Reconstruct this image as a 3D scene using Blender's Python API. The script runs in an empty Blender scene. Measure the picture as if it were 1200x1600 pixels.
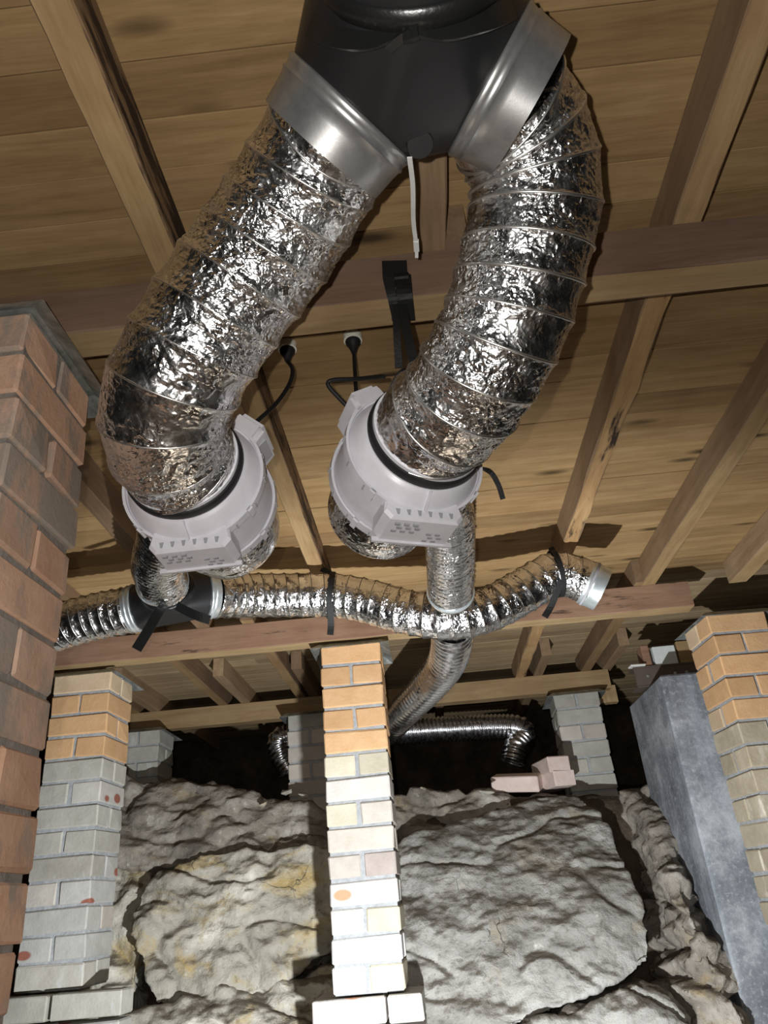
import bpy, bmesh, math, random
import numpy as np
from math import sin, cos, pi, radians, sqrt, atan2
from mathutils import Vector, Matrix, noise
random.seed(7)
S = bpy.context.scene
COL = S.collection

# ------------------------------------------------------------------ camera
FPX = 1156.0
PITCH, ROLL, YAW = radians(27.6), radians(4.94), radians(1.7)
_rz = Matrix.Rotation(YAW, 3, 'Z')
_r0 = Vector((1, 0, 0)); _u0 = Vector((0, -sin(PITCH), cos(PITCH)))
CF = _rz @ Vector((0, cos(PITCH), sin(PITCH)))
CR = _rz @ (cos(ROLL) * _r0 - sin(ROLL) * _u0)
CU = _rz @ (sin(ROLL) * _r0 + cos(ROLL) * _u0)
cam_d = bpy.data.cameras.new('camera')
cam = bpy.data.objects.new('camera', cam_d); COL.objects.link(cam)
cam.matrix_world = Matrix(((CR.x, CU.x, -CF.x, 0), (CR.y, CU.y, -CF.y, 0), (CR.z, CU.z, -CF.z, 0), (0, 0, 0, 1)))
cam_d.sensor_fit = 'VERTICAL'; cam_d.sensor_height = 32.0
cam_d.lens = FPX / 1600.0 * 32.0
cam_d.clip_start = 0.02
S.camera = cam

# ------------------------------------------------------------------ world, lights, exposure
w = bpy.data.worlds.new('world'); S.world = w; w.use_nodes = True
w.node_tree.nodes['Background'].inputs[0].default_value = (0.9, 0.95, 1.0, 1)
w.node_tree.nodes['Background'].inputs[1].default_value = 0.004

def lamp(name, loc, energy, col, size, cone=None):
    l = bpy.data.lights.new(name, 'SPOT' if cone else 'POINT')
    if cone: l.spot_size = cone; l.spot_blend = 0.75
    l.energy = energy; l.color = col; l.shadow_soft_size = size
    o = bpy.data.objects.new(name, l); COL.objects.link(o); o.location = loc
    return o
tl_ = lamp('work_light', (-0.04, 1.45, -0.50), 205.0, (0.95, 0.98, 1.0), 0.018, radians(165))   # torch lying on the ground ahead, aimed at the boulders
tl_.rotation_euler = (Vector((0.0, 2.0, 0.42))).to_track_quat('-Z', 'Y').to_euler()
lamp('phone_flash', (-0.035, -0.01, 0.03), 37.0, (1.0, 0.97, 0.93), 0.006)   # phone's own flash beside the lens
S.view_settings.view_transform = 'Standard'
S.view_settings.look = 'None'
S.view_settings.exposure = 0.0
S.view_settings.gamma = 1.0
S.view_settings.use_curve_mapping = False

# ------------------------------------------------------------------ measuring helpers
def ray(x, y): return CF + CR * ((x - 600) / FPX) - CU * ((y - 800) / FPX)
def dep(x, y, d): return ray(x, y) * d
def atz(x, y, z): d = ray(x, y); return d * (z / d.z)
def aty(x, y, Y): d = ray(x, y); return d * (Y / d.y)

# ------------------------------------------------------------------ materials
def ramp(nt, stops):
    n = nt.nodes.new('ShaderNodeValToRGB')
    e = n.color_ramp.elements
    while len(e) > 1: e.remove(e[-1])
    e[0].position = stops[0][0]; e[0].color = (*stops[0][1], 1)
    for p, c in stops[1:]:
        q = e.new(p); q.color = (*c, 1)
    return n
class NB:
    def __init__(s, name):
        s.m = bpy.data.materials.new(name); s.m.use_nodes = True; s.nt = s.m.node_tree
        s.b = s.nt.nodes['Principled BSDF']; s.tc = s.nt.nodes.new('ShaderNodeTexCoord')
        s.oi = s.nt.nodes.new('ShaderNodeObjectInfo')
    def L(s, a, b): s.nt.links.new(a, b)
    def vec(s, scale=(1, 1, 1), rnd=0.0, space='Object'):
        mp = s.nt.nodes.new('ShaderNodeMapping'); s.L(s.tc.outputs[space], mp.inputs[0]); mp.inputs['Scale'].default_value = scale
        if rnd:
            mu = s.nt.nodes.new('ShaderNodeMath'); mu.operation = 'MULTIPLY'; s.L(s.oi.outputs['Random'], mu.inputs[0]); mu.inputs[1].default_value = rnd
            cx = s.nt.nodes.new('ShaderNodeCombineXYZ')
            for i in range(3): s.L(mu.outputs[0], cx.inputs[i])
            s.L(cx.outputs[0], mp.inputs['Location'])
        return mp.outputs[0]
    def noise(s, v, scale, detail=4, rough=0.6, dist=0.0):
        n = s.nt.nodes.new('ShaderNodeTexNoise'); s.L(v, n.inputs['Vector']); n.inputs['Scale'].default_value = scale
        n.inputs['Detail'].default_value = detail; n.inputs['Roughness'].default_value = rough; n.inputs['Distortion'].default_value = dist
        return n.outputs['Fac']
    def voro(s, v, scale, feat='F1', out='Distance'):
        n = s.nt.nodes.new('ShaderNodeTexVoronoi'); n.feature = feat; s.L(v, n.inputs['Vector']); n.inputs['Scale'].default_value = scale
        return n.outputs[out]
    def ramp(s, f, stops):
        n = ramp(s.nt, stops); s.L(f, n.inputs[0]); return n.outputs[0]
    def mix(s, f, a, b, mode='MIX'):
        n = s.nt.nodes.new('ShaderNodeMix'); n.data_type = 'RGBA'; n.blend_type = mode
        for k, v in ((0, f), (6, a), (7, b)):
            if isinstance(v, (int, float)): n.inputs[k].default_value = v
            elif isinstance(v, tuple): n.inputs[k].default_value = (*v, 1)
            else: s.L(v, n.inputs[k])
        return n.outputs[2]
    def math(s, op, a, b=0.0):
        n = s.nt.nodes.new('ShaderNodeMath'); n.operation = op
        for k, v in ((0, a), (1, b)):
            if isinstance(v, (int, float)): n.inputs[k].default_value = v
            else: s.L(v, n.inputs[k])
        return n.outputs[0]
    def bump(s, h, strength, dist):
        n = s.nt.nodes.new('ShaderNodeBump'); n.inputs['Strength'].default_value = strength; n.inputs['Distance'].default_value = dist
        s.L(h, n.inputs['Height'])
        return n.outputs[0]
    def done(s, col=None, rough=None, metal=0.0, normal=None, spec=None):
        for k, v in (('Base Color', col), ('Roughness', rough), ('Metallic', metal), ('Specular IOR Level', spec)):
            if v is None: continue
            if isinstance(v, tuple): s.b.inputs[k].default_value = (*v, 1)
            elif isinstance(v, (int, float)): s.b.inputs[k].default_value = v
            else: s.L(v, s.b.inputs[k])
        if normal is not None: s.L(normal, s.b.inputs['Normal'])
        return s.m

def wood(name, dark, mid, light, axis, knots=True, stain=None):
    n = NB(name)
    sc = {'x': (1.2, 16, 16), 'y': (16, 1.2, 16)}[axis]
    v = n.vec(sc, 41.0)
    g = n.noise(v, 2.2, 6, 0.62, 0.6)
    c = n.ramp(g, [(0.25, dark), (0.5, mid), (0.75, light)])
    fine = n.noise(n.vec(tuple(q * 6 for q in sc), 13.0), 2.0, 3, 0.6)
    c = n.mix(0.25, c, n.ramp(fine, [(0.3, dark), (0.7, light)]))
    tone = n.ramp(n.oi.outputs['Random'], [(0.0, (0.66, 0.62, 0.58)), (0.3, (1.0, 0.97, 0.92)), (0.6, (0.80, 0.77, 0.70)), (1.0, (1.16, 1.16, 1.10))])
    c = n.mix(1.0, c, tone, 'MULTIPLY')
    if knots:
        ks = {'x': (2.6, 9, 9), 'y': (9, 2.6, 9)}[axis]
        k = n.voro(n.vec(ks, 23.0), 1.0)
        c = n.mix(n.ramp(k, [(0.05, (1, 1, 1)), (0.17, (0, 0, 0))]), c, tuple(q * 0.28 for q in dark))
    if stain:
        b = n.noise(n.vec({'x': (2, 14, 14), 'y': (14, 2, 14)}[axis], 5.0), 1.6, 5, 0.7)
        c = n.mix(n.ramp(b, [(stain, (0, 0, 0)), (stain + 0.08, (1, 1, 1))]), c, (0.045, 0.03, 0.022))
    bl = n.noise(n.vec((1.3, 1.3, 1.3)), 2.5, 4, 0.6)
    c = n.mix(n.ramp(bl, [(0.42, (0, 0, 0)), (0.72, (0.5, 0.5, 0.5))]), c, n.mix(1.0, c, (0.6, 0.5, 0.44), 'MULTIPLY'))
    return n.done(c, 0.75, normal=n.bump(g, 0.25, 0.004), spec=0.2)

M = {}
M['board'] = wood('pine_floorboard', (0.215, 0.135, 0.062), (0.325, 0.215, 0.105), (0.41, 0.285, 0.15), 'x')
M['board_pale'] = wood('weathered_floorboard', (0.26, 0.19, 0.115), (0.38, 0.29, 0.18), (0.50, 0.40, 0.26), 'x', False)
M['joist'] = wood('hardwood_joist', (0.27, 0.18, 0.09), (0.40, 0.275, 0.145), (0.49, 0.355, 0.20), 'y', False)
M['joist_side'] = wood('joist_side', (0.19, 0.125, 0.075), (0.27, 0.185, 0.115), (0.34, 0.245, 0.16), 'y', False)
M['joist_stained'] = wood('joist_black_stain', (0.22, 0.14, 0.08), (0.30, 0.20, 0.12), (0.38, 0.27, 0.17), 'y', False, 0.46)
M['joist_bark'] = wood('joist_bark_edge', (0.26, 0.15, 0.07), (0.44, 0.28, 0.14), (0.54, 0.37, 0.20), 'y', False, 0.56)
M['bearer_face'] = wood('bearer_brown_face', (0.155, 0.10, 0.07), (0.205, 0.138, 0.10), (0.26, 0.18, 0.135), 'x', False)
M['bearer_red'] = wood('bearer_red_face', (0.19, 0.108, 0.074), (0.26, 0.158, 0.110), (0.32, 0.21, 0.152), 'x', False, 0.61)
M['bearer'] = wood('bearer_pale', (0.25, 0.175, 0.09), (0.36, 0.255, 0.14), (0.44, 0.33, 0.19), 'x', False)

def brickmat(name, c1, c2, smear=None, amt=0.0, spot=None):
    n = NB(name)
    v = n.vec((1, 1, 1), 57.0)
    a = n.noise(v, 14, 5, 0.65)
    c = n.ramp(a, [(0.3, c1), (0.7, c2)])
    tone = n.ramp(n.oi.outputs['Random'], [(0.0, (0.86, 0.84, 0.82)), (0.5, (1.0, 1.0, 1.0)), (1.0, (1.1, 1.07, 1.04))])
    c = n.mix(1.0, c, tone, 'MULTIPLY')
    if smear:
        sm = n.noise(n.vec((1, 1, 0.45), 31.0), 13, 5, 0.62)
        c = n.mix(n.ramp(sm, [(amt, (0, 0, 0)), (amt + 0.12, (1, 1, 1))]), c, smear)
    if spot:
        sp = n.voro(n.vec((1.1, 1.1, 2.0), 19.0), 6.5)
        c = n.mix(n.ramp(sp, [(0.20, (1, 1, 1)), (0.25, (0, 0, 0))]), c, spot)
    f = n.noise(v, 90, 4, 0.7)
    return n.done(c, 0.9, normal=n.bump(n.math('ADD', f, n.math('MULTIPLY', a, 0.8)), 0.45, 0.004), spec=0.15)
M['brick_salmon'] = brickmat('brick_salmon', (0.54, 0.32, 0.21), (0.68, 0.44, 0.31), (0.37, 0.295, 0.24), 0.54)
M['brick_salmon_smeared'] = brickmat('brick_salmon_smeared', (0.50, 0.33, 0.23), (0.64, 0.43, 0.32), (0.35, 0.29, 0.24), 0.42)
M['brick_orange'] = brickmat('brick_orange', (0.55, 0.335, 0.17), (0.65, 0.42, 0.23))
M['brick_tan'] = brickmat('brick_tan', (0.50, 0.38, 0.25), (0.58, 0.46, 0.32))
M['brick_cream'] = brickmat('brick_cream', (0.50, 0.46, 0.36), (0.60, 0.56, 0.45))
M['brick_pale'] = brickmat('brick_pale', (0.50, 0.48, 0.45), (0.59, 0.57, 0.54))
M['brick_white'] = brickmat('brick_white', (0.58, 0.58, 0.58), (0.68, 0.68, 0.68), None, 0)
M['brick_beige'] = brickmat('brick_beige', (0.42, 0.385, 0.34), (0.52, 0.485, 0.44))
M['brick_mauve'] = brickmat('brick_mauve', (0.36, 0.31, 0.29), (0.45, 0.40, 0.38))
M['brick_grey'] = brickmat('brick_grey', (0.33, 0.32, 0.28), (0.43, 0.42, 0.38), (0.50, 0.50, 0.50), 0.62)
M['brick_spot'] = brickmat('brick_grey_red_spots', (0.36, 0.355, 0.33), (0.46, 0.455, 0.43), None, 0, (0.27, 0.105, 0.075))
M['brick_pale_spot'] = brickmat('brick_pale_orange_spots', (0.50, 0.48, 0.46), (0.59, 0.57, 0.55), None, 0, (0.55, 0.28, 0.17))
M['brick_rough'] = brickmat('brick_rough_grey', (0.32, 0.275, 0.20), (0.45, 0.395, 0.30), (0.66, 0.60, 0.52), 0.58)
M['brick_pink'] = brickmat('brick_pink', (0.58, 0.46, 0.41), (0.70, 0.60, 0.55))
def mortarmat(name, c1, c2):
    n = NB(name); a = n.noise(n.vec(), 45, 5, 0.7)
    return n.done(n.ramp(a, [(0.3, c1), (0.7, c2)]), 0.95, normal=n.bump(a, 0.7, 0.006), spec=0.1)
M['mortar_brown'] = mortarmat('mortar_brown', (0.20, 0.18, 0.155), (0.31, 0.28, 0.25))
M['mortar'] = mortarmat('mortar_grey', (0.26, 0.27, 0.28), (0.40, 0.41, 0.42))
def galv(name, c1, c2, rough=0.45):
    n = NB(name); a = n.noise(n.vec(), 22, 5, 0.7)
    return n.done(n.ramp(a, [(0.35, c1), (0.65, c2)]), rough, 0.75, n.bump(a, 0.1, 0.002))
M['galv'] = galv('galvanised_cap', (0.20, 0.23, 0.21), (0.55, 0.57, 0.56))
M['collar'] = galv('collar_silver', (0.30, 0.30, 0.30), (0.42, 0.42, 0.41), 0.34)
M['collar_bright'] = galv('collar_zinc', (0.60, 0.66, 0.68), (0.78, 0.83, 0.85), 0.33)

def foil(name, s1, s2, b1, b2, rough, col=(0.86, 0.86, 0.87)):
    n = NB(name)
    v = n.vec()
    d = n.nt.nodes.new('ShaderNodeTexNoise'); n.L(v, d.inputs['Vector']); d.inputs['Scale'].default_value = s1 * 0.6
    wv = n.nt.nodes.new('ShaderNodeVectorMath'); wv.operation = 'MULTIPLY_ADD'
    n.L(d.outputs['Color'], wv.inputs[0]); wv.inputs[1].default_value = (0.02, 0.02, 0.02); n.L(v, wv.inputs[2])
    a = n.voro(wv.outputs[0], s1)
    b = n.voro(wv.outputs[0], s2)
    h = n.math('ADD', n.math('MULTIPLY', a, b1), n.math('MULTIPLY', b, b2))
    h = n.math('MULTIPLY', h, n.ramp(n.noise(v, 9, 3, 0.6), [(0.36, (0.12,) * 3), (0.62, (1.0,) * 3)]))
    r = n.ramp(n.noise(v, 40, 3), [(0.3, (rough * 0.7,) * 3), (0.7, (rough * 1.5,) * 3)])
    return n.done(col, r, 1.0, n.bump(h, 1.0, 0.01))
M['foil'] = foil('crinkled_foil', 85, 210, 0.36, 0.13, 0.23, (0.93, 0.93, 0.93))
M['foil_fine'] = foil('fine_crinkled_foil', 70, 160, 0.30, 0.14, 0.20)
M['foil_tight'] = foil('tight_ribbed_foil', 70, 160, 0.03, 0.01, 0.22, (0.9, 0.9, 0.92))
def plain(name, c, rough, metal=0.0, spec=0.5, bs=0.0):
    n = NB(name)
    a = n.noise(n.vec(), 30, 4, 0.6)
    col = n.mix(1.0, c, n.ramp(a, [(0.3, (0.92,) * 3), (0.7, (1.05,) * 3)]), 'MULTIPLY')
    return n.done(col, rough, metal, n.bump(n.noise(n.vec(), 180, 3), bs, 0.002) if bs else None, spec)
M['plastic'] = plain('light_grey_plastic', (0.70, 0.69, 0.73), 0.36)
M['plastic_d'] = plain('mid_grey_plastic', (0.42, 0.42, 0.44), 0.42)
M['slot'] = plain('slot_grey', (0.34, 0.34, 0.36), 0.6)
M['black'] = plain('black_plastic', (0.012, 0.012, 0.013), 0.42, 0, 0.45)
M['rubber'] = plain('black_rubber', (0.015, 0.015, 0.016), 0.5, 0, 0.4)
M['tape'] = plain('black_tape', (0.010, 0.010, 0.010), 0.30, 0, 0.6, 0.2)
M['webbing'] = plain('black_webbing', (0.012, 0.012, 0.012), 0.6, 0, 0.3, 0.5)
M["white"] = plain("white_nylon", (0.62, 0.62, 0.60), 0.45)
M['sealant'] = plain('cream_sealant', (0.80, 0.80, 0.68), 0.6)
M['wire'] = plain('rib_wire_foil', (0.86, 0.85, 0.82), 0.36, 1.0)
M['wire_dark'] = plain('rib_wire_dark', (0.10, 0.085, 0.06), 0.5, 0.6)
M['steel'] = plain('painted_steel', (0.10, 0.075, 0.065), 0.6, 0.2, 0.4, 0.3)
M['packer_grey'] = plain('fibre_cement_packer', (0.55, 0.58, 0.57), 0.9, 0, 0.1, 0.3)

def concrete():
    n = NB('concrete')
    v = n.vec()
    a = n.noise(v, 5, 8, 0.74)
    st = n.noise(n.vec((16, 16, 0.8)), 1.0, 5, 0.6)
    c = n.ramp(a, [(0.34, (0.11, 0.12, 0.135)), (0.5, (0.19, 0.205, 0.225)), (0.66, (0.38, 0.40, 0.42))])
    c = n.mix(n.ramp(st, [(0.5, (0, 0, 0)), (0.7, (0.6, 0.6, 0.6))]), c, (0.33, 0.36, 0.41))
    f = n.noise(v, 60, 5, 0.7)
    c = n.mix(n.ramp(f, [(0.52, (0, 0, 0)), (0.7, (0.7, 0.7, 0.7))]), c, (0.42, 0.43, 0.44))
    return n.done(c, 0.9, normal=n.bump(n.math('ADD', f, n.math('MULTIPLY', a, 2.0)), 0.4, 0.008), spec=0.15)
M['concrete'] = concrete()
def rockmat(name, g1, g2, cream, ochre, oamt, dark=(0.11, 0.09, 0.065)):
    n = NB(name)
    v = n.vec()
    a = n.noise(v, 4.0, 8, 0.62, 0.4)
    c = n.ramp(a, [(0.30, g1), (0.50, g2), (0.70, cream)])
    o = n.noise(n.vec((1, 1, 1.5)), 3.1, 6, 0.66, 0.9)
    c = n.mix(n.ramp(o, [(oamt, (0, 0, 0)), (oamt + 0.14, (0.9, 0.9, 0.9))]), c, ochre)
    f = n.noise(v, 26, 7, 0.7)
    c = n.mix(n.ramp(f, [(0.30, (0.9, 0.9, 0.9)), (0.46, (0, 0, 0))]), c, n.mix(1.0, c, (0.45, 0.42, 0.38), 'MULTIPLY'))
    c = n.mix(n.ramp(f, [(0.60, (0, 0, 0)), (0.74, (0.7, 0.7, 0.7))]), c, (0.74, 0.72, 0.66))
    wv = n.nt.nodes.new('ShaderNodeVectorMath'); wv.operation = 'MULTIPLY_ADD'
    wn = n.nt.nodes.new('ShaderNodeTexNoise'); n.L(v, wn.inputs['Vector']); wn.inputs['Scale'].default_value = 5.0; wn.inputs['Detail'].default_value = 6
    n.L(wn.outputs['Color'], wv.inputs[0]); wv.inputs[1].default_value = (0.35, 0.35, 0.35); n.L(n.vec((1.0, 1.0, 1.7)), wv.inputs[2])
    cr = n.voro(wv.outputs[0], 2.6, 'DISTANCE_TO_EDGE')
    crk = n.math('MULTIPLY', n.ramp(cr, [(0.0, (1, 1, 1)), (0.012, (0, 0, 0))]), n.ramp(o, [(0.53, (0, 0, 0)), (0.60, (0.9, 0.9, 0.9))]))
    c = n.mix(crk, c, tuple(q * 0.45 for q in g1))
    geo = n.nt.nodes.new('ShaderNodeNewGeometry')
    sx = n.nt.nodes.new('ShaderNodeSeparateXYZ'); n.L(geo.outputs['Normal'], sx.inputs[0])
    top = n.math('ADD', sx.outputs['Z'], n.math('MULTIPLY', n.math('SUBTRACT', f, 0.5), 1.2))
    c = n.mix(n.ramp(top, [(0.55, (0, 0, 0)), (0.85, (0.85, 0.85, 0.85))]), c, dark)   # soil lying on the flat tops
    h = n.math('SUBTRACT', n.math('ADD', n.math('MULTIPLY', f, 0.9), a), n.math('MULTIPLY', crk, 0.5))
    h = n.math('ADD', h, n.math('MULTIPLY', n.noise(v, 70, 5, 0.7), 0.35))
    return n.done(c, 0.88, normal=n.bump(h, 0.6, 0.026), spec=0.2)
M['rock_cream'] = rockmat('sandstone_cream', (0.29, 0.27, 0.225), (0.46, 0.435, 0.37), (0.76, 0.73, 0.63), (0.46, 0.34, 0.14), 0.50)
M['rock_grey'] = rockmat('sandstone_grey', (0.225, 0.215, 0.195), (0.37, 0.36, 0.335), (0.54, 0.53, 0.50), (0.37, 0.32, 0.24), 0.56)
M['rock_rubble'] = rockmat('sandstone_rubble', (0.14, 0.125, 0.105), (0.30, 0.27, 0.23), (0.52, 0.49, 0.44), (0.34, 0.26, 0.15), 0.56)
def soil():
    n = NB('dark_soil'); v = n.vec()
    a = n.noise(v, 7, 8, 0.7)
    return n.done(n.ramp(a, [(0.3, (0.035, 0.026, 0.02)), (0.6, (0.10, 0.08, 0.06)), (0.8, (0.2, 0.17, 0.13))]), 0.97, normal=n.bump(a, 0.8, 0.03), spec=0.05)
M['soil'] = soil()

# ------------------------------------------------------------------ object helpers
def obj(name, me, mat=None, parent=None):
    o = bpy.data.objects.new(name, me); COL.objects.link(o)
    if mat is not None and not me.materials: me.materials.append(M[mat] if isinstance(mat, str) else mat)
    if parent is not None: o.parent = parent
    return o
def empty(name, loc=(0, 0, 0), rz=0.0):
    o = bpy.data.objects.new(name, None); COL.objects.link(o); o.location = loc; o.rotation_euler = (0, 0, rz)
    o.empty_display_size = 0.05
    return o
def tag(o, label, cat, group=None):
    o['label'] = label; o['category'] = cat
    if group: o['group'] = group
    return o
def struct(o, label=None):
    o['kind'] = 'structure'
    if label: o['label'] = label
    return o

class MB:
    def __init__(s): s.v = []; s.f = []; s.mi = []; s.cur = 0
    def add(s, vs, fs):
        b = len(s.v); s.v += [tuple(q) for q in vs]; s.f += [tuple(i + b for i in q) for q in fs]; s.mi += [s.cur] * len(fs)
    def box(s, lo, hi, mtx=None):
        x0, y0, z0 = lo; x1, y1, z1 = hi
        vs = [Vector(q) for q in ((x0, y0, z0), (x1, y0, z0), (x1, y1, z0), (x0, y1, z0), (x0, y0, z1), (x1, y0, z1), (x1, y1, z1), (x0, y1, z1))]
        if mtx is not None: vs = [mtx @ q for q in vs]
        s.add(vs, [(3, 2, 1, 0), (4, 5, 6, 7), (0, 1, 5, 4), (1, 2, 6, 5), (2, 3, 7, 6), (3, 0, 4, 7)])
    def hexa(s, vs):
        s.add(vs, [(3, 2, 1, 0), (4, 5, 6, 7), (0, 1, 5, 4), (1, 2, 6, 5), (2, 3, 7, 6), (3, 0, 4, 7)])
    def lathe(s, prof, n=48, axis='y', mtx=None, closed=False):
        m = len(prof); vs = []
        for j in range(n):
            a = 2 * pi * j / n
            for r, t in prof:
                q = Vector((r * cos(a), t, r * sin(a))) if axis == 'y' else Vector((r * cos(a), r * sin(a), t))
                vs.append(mtx @ q if mtx is not None else q)
        fs = []
        for j in range(n):
            k = (j + 1) % n
            for i in range(m - 1 if not closed else m):
                ii = (i + 1) % m
                fs.append((j * m + i, j * m + ii, k * m + ii, k * m + i))
        s.add(vs, fs)
    def tube(s, pts, r, n=10, cap=True):
        fr = frames(pts); vs = []; N = len(pts)
        for i, (p, t, a, b) in enumerate(fr):
            rr = r(i / (N - 1)) if callable(r) else r
            for j in range(n):
                q = 2 * pi * j / n; vs.append(p + a * (rr * cos(q)) + b * (rr * sin(q)))
        fs = [(i * n + j, i * n + (j + 1) % n, (i + 1) * n + (j + 1) % n, (i + 1) * n + j) for i in range(N - 1) for j in range(n)]
        if cap: fs += [tuple(range(n - 1, -1, -1)), tuple((N - 1) * n + j for j in range(n))]
        s.add(vs, fs)
    def ribbon(s, pts, side, wd, th):
        pts = [Vector(p) for p in pts]; N = len(pts); vs = []
        for i, p in enumerate(pts):
            t = (pts[min(i + 1, N - 1)] - pts[max(i - 1, 0)]).normalized()
            sd = side(i / (N - 1)) if callable(side) else side
            sd = Vector(sd); sd = (sd - t * sd.dot(t)).normalized(); n = t.cross(sd)
            ww = wd(i / (N - 1)) if callable(wd) else wd
            for a, b in ((-1, -1), (1, -1), (1, 1), (-1, 1)): vs.append(p + sd * (a * ww / 2) + n * (b * th / 2))
        fs = [(i * 4 + j, i * 4 + (j + 1) % 4, i * 4 + 4 + (j + 1) % 4, i * 4 + 4 + j) for i in range(N - 1) for j in range(4)]
        fs += [(3, 2, 1, 0), tuple((N - 1) * 4 + j for j in range(4))]
        s.add(vs, fs)
    def mesh(s, name, smooth=False, mats=None, angle=None):
        me = bpy.data.meshes.new(name); me.from_pydata(s.v, [], s.f)
        bm = bmesh.new(); bm.from_mesh(me); bmesh.ops.recalc_face_normals(bm, faces=bm.faces); bm.to_mesh(me); bm.free()
        if mats:
            for q in mats: me.materials.append(M[q])
            me.polygons.foreach_set('material_index', s.mi)
        if smooth:
            me.polygons.foreach_set('use_smooth', [True] * len(me.polygons))
            if angle: me.set_sharp_from_angle(angle=radians(angle))
        me.update()
        return me

def catmull(P, n):
    P = [Vector(p) for p in P]; Q = [P[0] * 2 - P[1]] + P + [P[-1] * 2 - P[-2]]
    out = []
    for i in range(1, len(Q) - 2):
        for k in range(20):
            t = k / 20; a, b, c, d = Q[i - 1], Q[i], Q[i + 1], Q[i + 2]
            out.append(0.5 * ((2 * b) + (c - a) * t + (2 * a - 5 * b + 4 * c - d) * t * t + (3 * b - a - 3 * c + d) * t ** 3))
    out.append(P[-1])
    L = [0]
    for a, b in zip(out, out[1:]): L.append(L[-1] + (b - a).length)
    res = []; j = 0
    for k in range(n):
        s = L[-1] * k / (n - 1)
        while j < len(L) - 2 and L[j + 1] < s: j += 1
        t = (s - L[j]) / max(1e-9, L[j + 1] - L[j]); res.append(out[j].lerp(out[j + 1], min(1, t)))
    return res, L[-1]
def frames(pts):
    pts = [Vector(p) for p in pts]; N = len(pts); fr = []
    t0 = (pts[1] - pts[0]).normalized(); a = t0.cross(Vector((0.13, 0.31, 0.94))).normalized()
    for i in range(N):
        t = (pts[min(i + 1, N - 1)] - pts[max(i - 1, 0)]).normalized()
        a = (a - t * a.dot(t)).normalized(); fr.append((pts[i], t, a, t.cross(a)))
    return fr

def flex_duct(name, P, r, pitch, nring, nseg, label, mat='foil', amp=0.003, sag=0.003, rib=0.0022, seed=0, group=None, wire='wire', wire_r=0.0016, freq=38, end_fade=0.03):
    """foil sleeve over a helical wire; the centre line is a spline through P"""
    pts, L = catmull(P, nring); fr = frames(pts)
    vs = np.zeros((nring * nseg, 3)); off = Vector((seed * 3.7, seed * 1.9, 0))
    for i, (p, t, a, b) in enumerate(fr):
        u = i / (nring - 1); s = u * L; R = r(u) if callable(r) else r
        fade = min(1.0, s / end_fade, (L - s) / end_fade)
        for j in range(nseg):
            th = 2 * pi * j / nseg
            ph = (s / pitch - th / (2 * pi)) % 1.0
            d = min(ph, 1 - ph) * pitch
            k = rib * math.exp(-(d / (pitch * 0.09)) ** 2) - sag * (sin(pi * ph) ** 2)
            e = a * cos(th) + b * sin(th)
            q = p + e * R
            if amp:
                # crumple: folded ridges, longer along the duct's circumference
                c = Vector((s * freq * 1.25, cos(th) * R * freq * 0.8, sin(th) * R * freq * 0.8)) + off
                n1 = 1 - 2 * abs(noise.noise(c)); n2 = 1 - 2 * abs(noise.noise(c * 2.3 + off)); n3 = 1 - 2 * abs(noise.noise(c * 5.1))
                zn = 0.25 + 0.95 * min(1.0, max(0.0, 0.5 + 1.3 * noise.noise(c * 0.22 + off)))
                k += zn * amp * (0.5 * n1 + 0.45 * n2 + 0.28 * n3 - 0.4) * (0.35 + 0.65 * sin(pi * ph) ** 0.5) * fade
            vs[i * nseg + j] = p + e * (R + k)
    idx = np.arange(nring * nseg).reshape(nring, nseg)
    f = np.stack([idx[:-1], np.roll(idx, -1, 1)[:-1], np.roll(idx, -1, 1)[1:], idx[1:]], -1).reshape(-1, 4)
    me = bpy.data.meshes.new('foil_sleeve'); me.from_pydata(vs.tolist(), [], f.tolist())
    me.polygons.foreach_set('use_smooth', [True] * len(me.polygons)); me.update()
    root = empty(name, pts[0])
    tag(root, label, 'duct', group)
    inv = Matrix.Translation(-pts[0])
    sl = obj('foil_sleeve', me, mat, root); sl.matrix_parent_inverse = inv
    if wire:
        turns = L / pitch; n = int(turns * 40); mb = MB(); hp = []
        for k in range(n):
            s = L * k / (n - 1); fi = min(nring - 1.001, s / L * (nring - 1)); i = int(fi); w_ = fi - i
            p = fr[i][0].lerp(fr[i + 1][0], w_); a = fr[i][2].lerp(fr[i + 1][2], w_); b = fr[i][3].lerp(fr[i + 1][3], w_)
            th = 2 * pi * (s / pitch); R = r(s / L) if callable(r) else r
            hp.append(p + (a * cos(th) + b * sin(th)) * (R + rib * 0.9))
        mb.tube(hp, wire_r, 5)
        wr = obj('wire_rib', mb.mesh('wire_rib', True), wire, root); wr.matrix_parent_inverse = inv
    return root, fr, L

def axis_mtx(p, d, up=Vector((0, 0, 1))):
    """local +Y along d"""
    y = Vector(d).normalized(); x = y.cross(up).normalized(); z = x.cross(y)
    return Matrix(((x.x, y.x, z.x, p[0]), (x.y, y.y, z.y, p[1]), (x.z, y.z, z.z, p[2]), (0, 0, 0, 1)))
def add_part(root, name, mb, mat, smooth=True, angle=40):
    o = obj(name, mb.mesh(name, smooth, None, angle), mat, root)
    o.matrix_parent_inverse = Matrix.Translation(-root.location) if root.type == 'EMPTY' else Matrix()
    return o

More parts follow.
